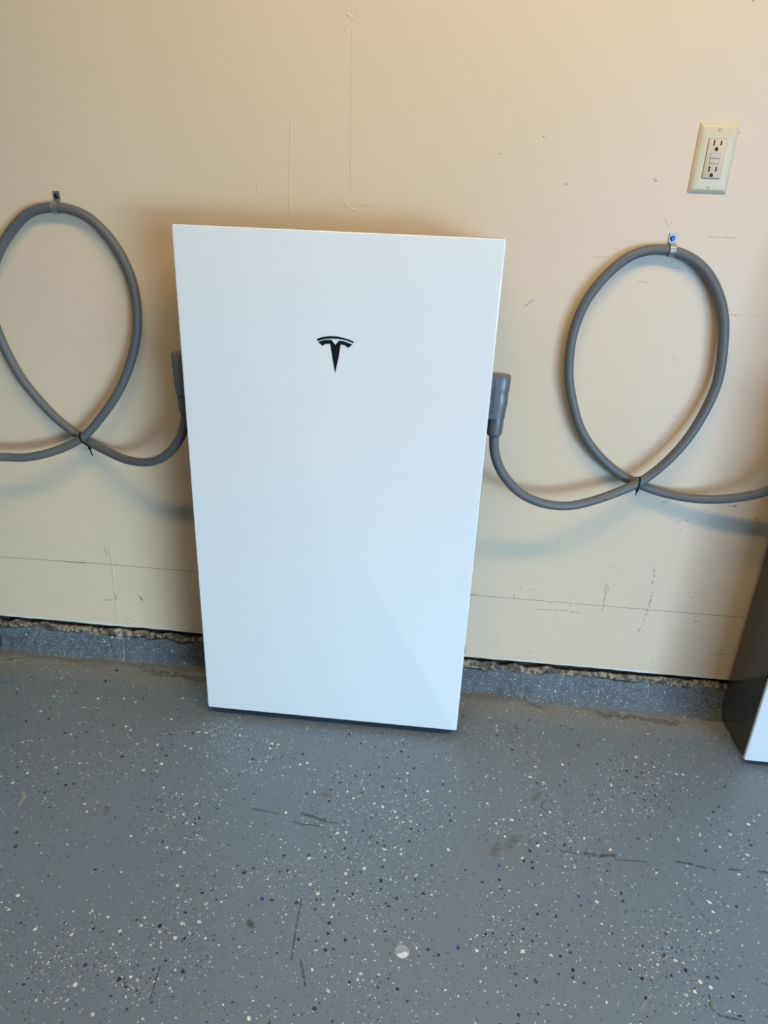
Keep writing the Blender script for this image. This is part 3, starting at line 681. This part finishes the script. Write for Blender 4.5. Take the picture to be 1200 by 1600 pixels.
def zip_tie(label, cords, c, tilt, tail):
    """black tie drawn tight round both cords where they cross"""
    ct, st = math.cos(tilt), math.sin(tilt)
    c = Vector((c[0], -0.030, c[2]))
    nrm = Vector((ct, 0, -st)); upv = Vector((st, 0, ct))
    outline = []
    for a, b in zip(cords, cords[1:]):
        da, db = (a - c).dot(nrm), (b - c).dot(nrm)
        if da * db < 0 and (a - c).length < 0.035:
            p = a.lerp(b, da / (da - db)); tg = (b - a).normalized()
            cs = max(0.5, abs(tg.dot(nrm))); y0, h0 = p.y - c.y, (p - c).dot(upv)
            outline += [(y0 + 0.0108 * math.cos(2 * PI * k / 40), h0 + 0.0108 / cs * math.sin(2 * PI * k / 40)) for k in range(40)]
    ring2 = hull(outline)
    t = thing('zip_tie', label, 'cable tie', c, 'black zip ties')
    path = resample([Vector((0, y, 0)) + upv * h for y, h in ring2 + ring2[:1]], 0.0015)[:-1]
    n = len(path)
    bm = bmesh.new()
    rings = []
    for i, p in enumerate(path):
        tg = (path[(i + 1) % n] - path[i - 1]).normalized()
        o_ = tg.cross(nrm).normalized()
        rings.append([p + nrm * a1 + o_ * a2 for a1, a2 in ((-.0018, -.0008), (.0018, -.0008), (.0018, .0008), (-.0018, .0008))])
    vs = loft(bm, rings, False, False)
    for i in range(4): bm.faces.new((vs[-1][i], vs[-1][(i + 1) % 4], vs[0][(i + 1) % 4], vs[0][i]))
    obj('band', bm, M_black, t, smooth=False)
    lo = min(path, key=lambda p: p.dot(upv) + 0.35 * p.y)
    hx_, hy_, hz_ = lo.x, lo.y - 0.001, lo.z - 0.0015
    bm = bevel_box(-0.0030, 0.0030, -0.0030, 0.0030, -0.0045, 0.0035, 0.0008, 2)
    hd = obj('head', bm, M_black, t); hd.location = (hx_, hy_, hz_)
    bm = bmesh.new()
    tube(bm, catmull([(0, 0, -0.003), (tail[0] * .5, -0.001, -0.004 + tail[1] * .5), (tail[0], 0.001, -0.004 + tail[1])], 4), 0.0015, 8)
    obj('tail', bm, M_black, t).location = (hx_, hy_, hz_)
    return t
zip_tie('black zip tie at the crossing of the right cable loop', h_r, (0.656, -0.041, 0.6045), 0.05, (-0.0008, -0.0085))
zip_tie('black zip tie at the crossing of the left cable loop', h_l, (-0.6155, -0.041, 0.6214), -0.24, (0.0035, -0.0150))

def cable_clamp(label, x, z, ztop, lean):
    """zinc one-hole clamp: tab screwed to the wall, strap round the cord"""
    t = thing('cable_clamp', label, 'cable clamp', (x, 0, z), 'zinc cable clamps')
    t.rotation_euler.y = lean
    bm = bmesh.new()
    h = ztop - z
    cy = -0.0128; R1, R2 = 0.0106, 0.0122
    # profile in y-z swept along x (width of the strap)
    prof_o, prof_i = [], []
    for k in range(25):
        a = math.radians(100 + 285 * k / 24)
        prof_o.append((cy - R2 * math.cos(a) * -1, R2 * math.sin(a))); prof_i.append((cy - R1 * math.cos(a) * -1, R1 * math.sin(a)))
    def strip(o_, i_, w):
        for (a, b, c, d) in [(o_[k], o_[k + 1], i_[k + 1], i_[k]) for k in range(len(o_) - 1)]:
            q = [[bm.verts.new((sx, *p)) for p in (a, b, c, d)] for sx in (-w, w)]
            for k in range(4): bm.faces.new((q[0][k], q[0][(k + 1) % 4], q[1][(k + 1) % 4], q[1][k]))
            bm.faces.new(q[0]); bm.faces.new(q[1])
    strip(prof_o, prof_i, 0.0056)
    # two raised ribs of the strap
    for sx in (-0.0046, 0.0046):
        for k in range(4, 22):
            a0, a1 = math.radians(100 + 285 * k / 24), math.radians(100 + 285 * (k + 1) / 24)
            q = [[bm.verts.new((sx + dx, cy + r * math.cos(a), r * math.sin(a))) for a, r in ((a0, R2), (a1, R2), (a1, R2 + .0009), (a0, R2 + .0009))] for dx in (-.0009, .0009)]
            for kk in range(4): bm.faces.new((q[0][kk], q[0][(kk + 1) % 4], q[1][(kk + 1) % 4], q[1][kk]))
            bm.faces.new(q[0]); bm.faces.new(q[1])
    bmesh.ops.remove_doubles(bm, verts=bm.verts, dist=0.00002)
    obj('strap', bm, M_steel, t, smooth=False)
    bm = bmesh.new()
    box(bm, -0.0072, 0.0072, -0.0032, -0.0008, h - 0.018, h)
    box(bm, -0.0050, 0.0050, -0.0058, -0.0008, 0.0085, h - 0.0165)
    bmesh.ops.bevel(bm, geom=list(bm.edges), offset=0.0005, segments=2, affect='EDGES')
    obj('tab', bm, M_steel, t, smooth=True)
    bm = bmesh.new()
    rings = []
    zc = h - 0.0095
    for rr, y in ((0.0052, -0.0030), (0.0052, -0.0036), (0.0042, -0.0038), (0.0040, -0.0060), (0.0034, -0.0066), (0.0018, -0.0066), (0.0015, -0.0052)):
        rings.append([Vector((rr * math.cos(2 * PI * k / 18), y, zc + rr * math.sin(2 * PI * k / 18))) for k in range(18)])
    loft(bm, rings)
    obj('screw', bm, M_screw, t, smooth=True)
    return t
cable_clamp('shiny clamp at the top of the right cable loop, under the power outlet', 0.6405, 1.0858, 1.1165, 0.04)
cable_clamp('duller clamp at the top of the left cable loop', -0.6195, 1.1140, 1.1455, -0.02)

# ------------------------------------------------------------ outlet
def outlet(cx, cz):
    t = thing('power_outlet', 'ivory power outlet on the upper right of the wall', 'outlet', (cx, 0, cz))
    W2, H2 = 0.0357, 0.0590
    bm = bmesh.new()
    ox, oz = 0.0170, 0.0340
    def ring(hx, hz, r, y): return [Vector((x, y, z)) for x, z in rounded_rect(hx, hz, r, 4)]
    loft(bm, [ring(W2, H2, 0.002, -0.0004), ring(W2, H2, 0.002, -0.0016), ring(W2 - 0.0012, H2 - 0.0012, 0.002, -0.0030), ring(W2 - 0.0058, H2 - 0.0058, 0.0022, -0.0066), ring(W2 - 0.0068, H2 - 0.0068, 0.0022, -0.0069),
              ring(ox, oz, 0.0012, -0.0069), ring(ox, oz, 0.0012, -0.0030)], close_a=True, close_b=True)
    obj('cover_plate', bm, M_ivory, t, smooth=True)
    for sz in (0.0486, -0.0486):
        bm = bmesh.new()
        r_ = [[Vector((rr * math.cos(2 * PI * k / 20), y, rr * math.sin(2 * PI * k / 20))) for k in range(20)] for rr, y in ((0.0034, -0.0066), (0.0034, -0.0073), (0.0026, -0.0079))]
        loft(bm, r_)
        s = obj('screw', bm, M_ivory, t, smooth=True); s.location.z = sz
        bm = bmesh.new(); box(bm, -0.0028, 0.0028, -0.0081, -0.0074, -0.0004, 0.0004)
        sl = obj('slot', bm, M_groove, s); sl.rotation_euler.y = 0.15
    bm = bmesh.new()
    rx, rz = 0.0163, 0.0333
    loft(bm, [ring(rx, rz, 0.0012, -0.0030), ring(rx, rz, 0.0012, -0.0086), ring(rx - 0.0008, rz - 0.0008, 0.001, -0.0093)])
    rc = obj('receptacle', bm, M_ivory2, t, smooth=True)
    for dz in (0.0225, -0.0215):
        for dx, hh in ((-0.0064, 0.0046), (0.0062, 0.0038)):
            bm = bmesh.new(); box(bm, dx - 0.00135, dx + 0.00135, -0.00950, -0.0088, dz + 0.0038 - hh, dz + 0.0038 + hh)
            obj('blade_slot', bm, M_slot, rc)
        bm = bmesh.new()
        pts = [(0.0031 * math.cos(a), 0.0030 * math.sin(a)) for a in [PI * k / 10 for k in range(11)]] + [(-0.0031, -0.0033), (0.0031, -0.0033)]
        pts = [(x - 0.0003, z + dz - 0.0062) for x, z in pts]
        plate_xz(bm, pts, -0.00945, -0.0088)
        obj('ground_hole', bm, M_slot, rc)
    for z0, z1, nm in ((0.0008, 0.0085, 'test_button'), (-0.0086, -0.0010, 'reset_button')):
        bm = bmesh.new(); box(bm, -0.0092, 0.0092, -0.00940, -0.0088, z0 - 0.0004, z1 + 0.0006)
        obj('button_gap', bm, M_groove, rc)
        b2 = bevel_box(-0.0086, 0.0086, -0.0102, -0.0090, z0 + 0.0001, z1, 0.0004, 2)
        obj(nm, b2, M_ivory2, rc, smooth=True)
    return t
outlet(0.6883, 1.2492)

# ------------------------------------------------------------ litter
def shard(name, mat, label, cat, loc, sx, sy, sz, rz, seed):
    rnd = random.Random(seed); bm = bmesh.new()
    bmesh.ops.create_icosphere(bm, subdivisions=2, radius=1.0)
    for v in bm.verts:
        k = 1 + 0.45 * noise.noise(v.co * 1.7 + Vector((seed, 0, 0)))
        v.co = Vector((v.co.x * sx * k, v.co.y * sy * k, v.co.z * sz * k))
    o = obj(name, bm, mat, smooth=False); o.location = loc; o.rotation_euler.z = rz
    return tag(o, label, cat)
lx, ly = [((-0.6069, -0.1104), 'leaf'), ((-0.5981, -0.0621), 'bit'), ((-0.8937, -0.0546), 'bit')][0][0]
shard('dry_leaf_bit', M_leaf, 'dark dry leaf bit on the floor left of the middle battery unit', 'debris', (lx, ly, FZ + 0.0012), 0.0052, 0.0024, 0.0014, -0.6, 2)
lx, ly = [((-0.6069, -0.1104), 'leaf'), ((-0.5981, -0.0621), 'bit'), ((-0.8937, -0.0546), 'bit')][1][0]
shard('dirt_crumb', M_leaf, 'dark crumb at the foot of the curb below the plaster chip', 'debris', (lx, ly, FZ + 0.0012), 0.0040, 0.0026, 0.0016, 0.2, 5)
px, pz = (-0.6272, 0.0491)
shard('plaster_chip', M_chip, 'small white plaster chip on the curb left of the middle battery unit', 'debris', (px, -0.0125, pz + .001), 0.0038, 0.0030, 0.0026, 0.4, 8)

dx_, dy_ = (0.2141, -0.7375)
bm = bmesh.new()
n = 32
rings = []
for rr, z in ((0.0125, 0.0002), (0.0125, 0.0010), (0.0118, 0.0014), (0.0095, 0.0011), (0.0050, 0.0015), (0.0010, 0.0010)):
    rings.append([Vector((rr * math.cos(2 * PI * k / n) * (1 + .03 * math.sin(3 * k)), rr * math.sin(2 * PI * k / n), z + 0.0005 * math.sin(k * 0.9) * rr / 0.0125 + .0005)) for k in range(n)])
loft(bm, rings)
o = obj('clear_plastic_disc', bm, M_clear, smooth=True); o.location = (dx_, dy_, FZ + 0.0002)
tag(o, 'small clear plastic disc lying on the speckled floor in front of the middle unit', 'disc')
M_glint = simple('painted_white_glint', (0.86, 0.90, 0.92), 0.25, nscale=400, namt=0.1, bump=0.001)  # white patch standing in for the bright reflection on the clear disc
bm = bmesh.new()
pts = [(-0.0075, -0.0095), (0.0, -0.0122), (0.0085, -0.0088), (0.0118, -0.0030), (0.0060, 0.0002), (-0.0010, -0.0035), (-0.0070, -0.0050)]
loft(bm, [[Vector((x, y, 0.0022 + 0.04 * max(0, -y) * 0.6)) for x, y in pts], [Vector((x, y, 0.0030 + 0.04 * max(0, -y) * 0.6)) for x, y in pts]])
f = obj('disc_glint', bm, M_glint, o)
f['label'] = 'white patch painted as the reflection on part of the clear disc'
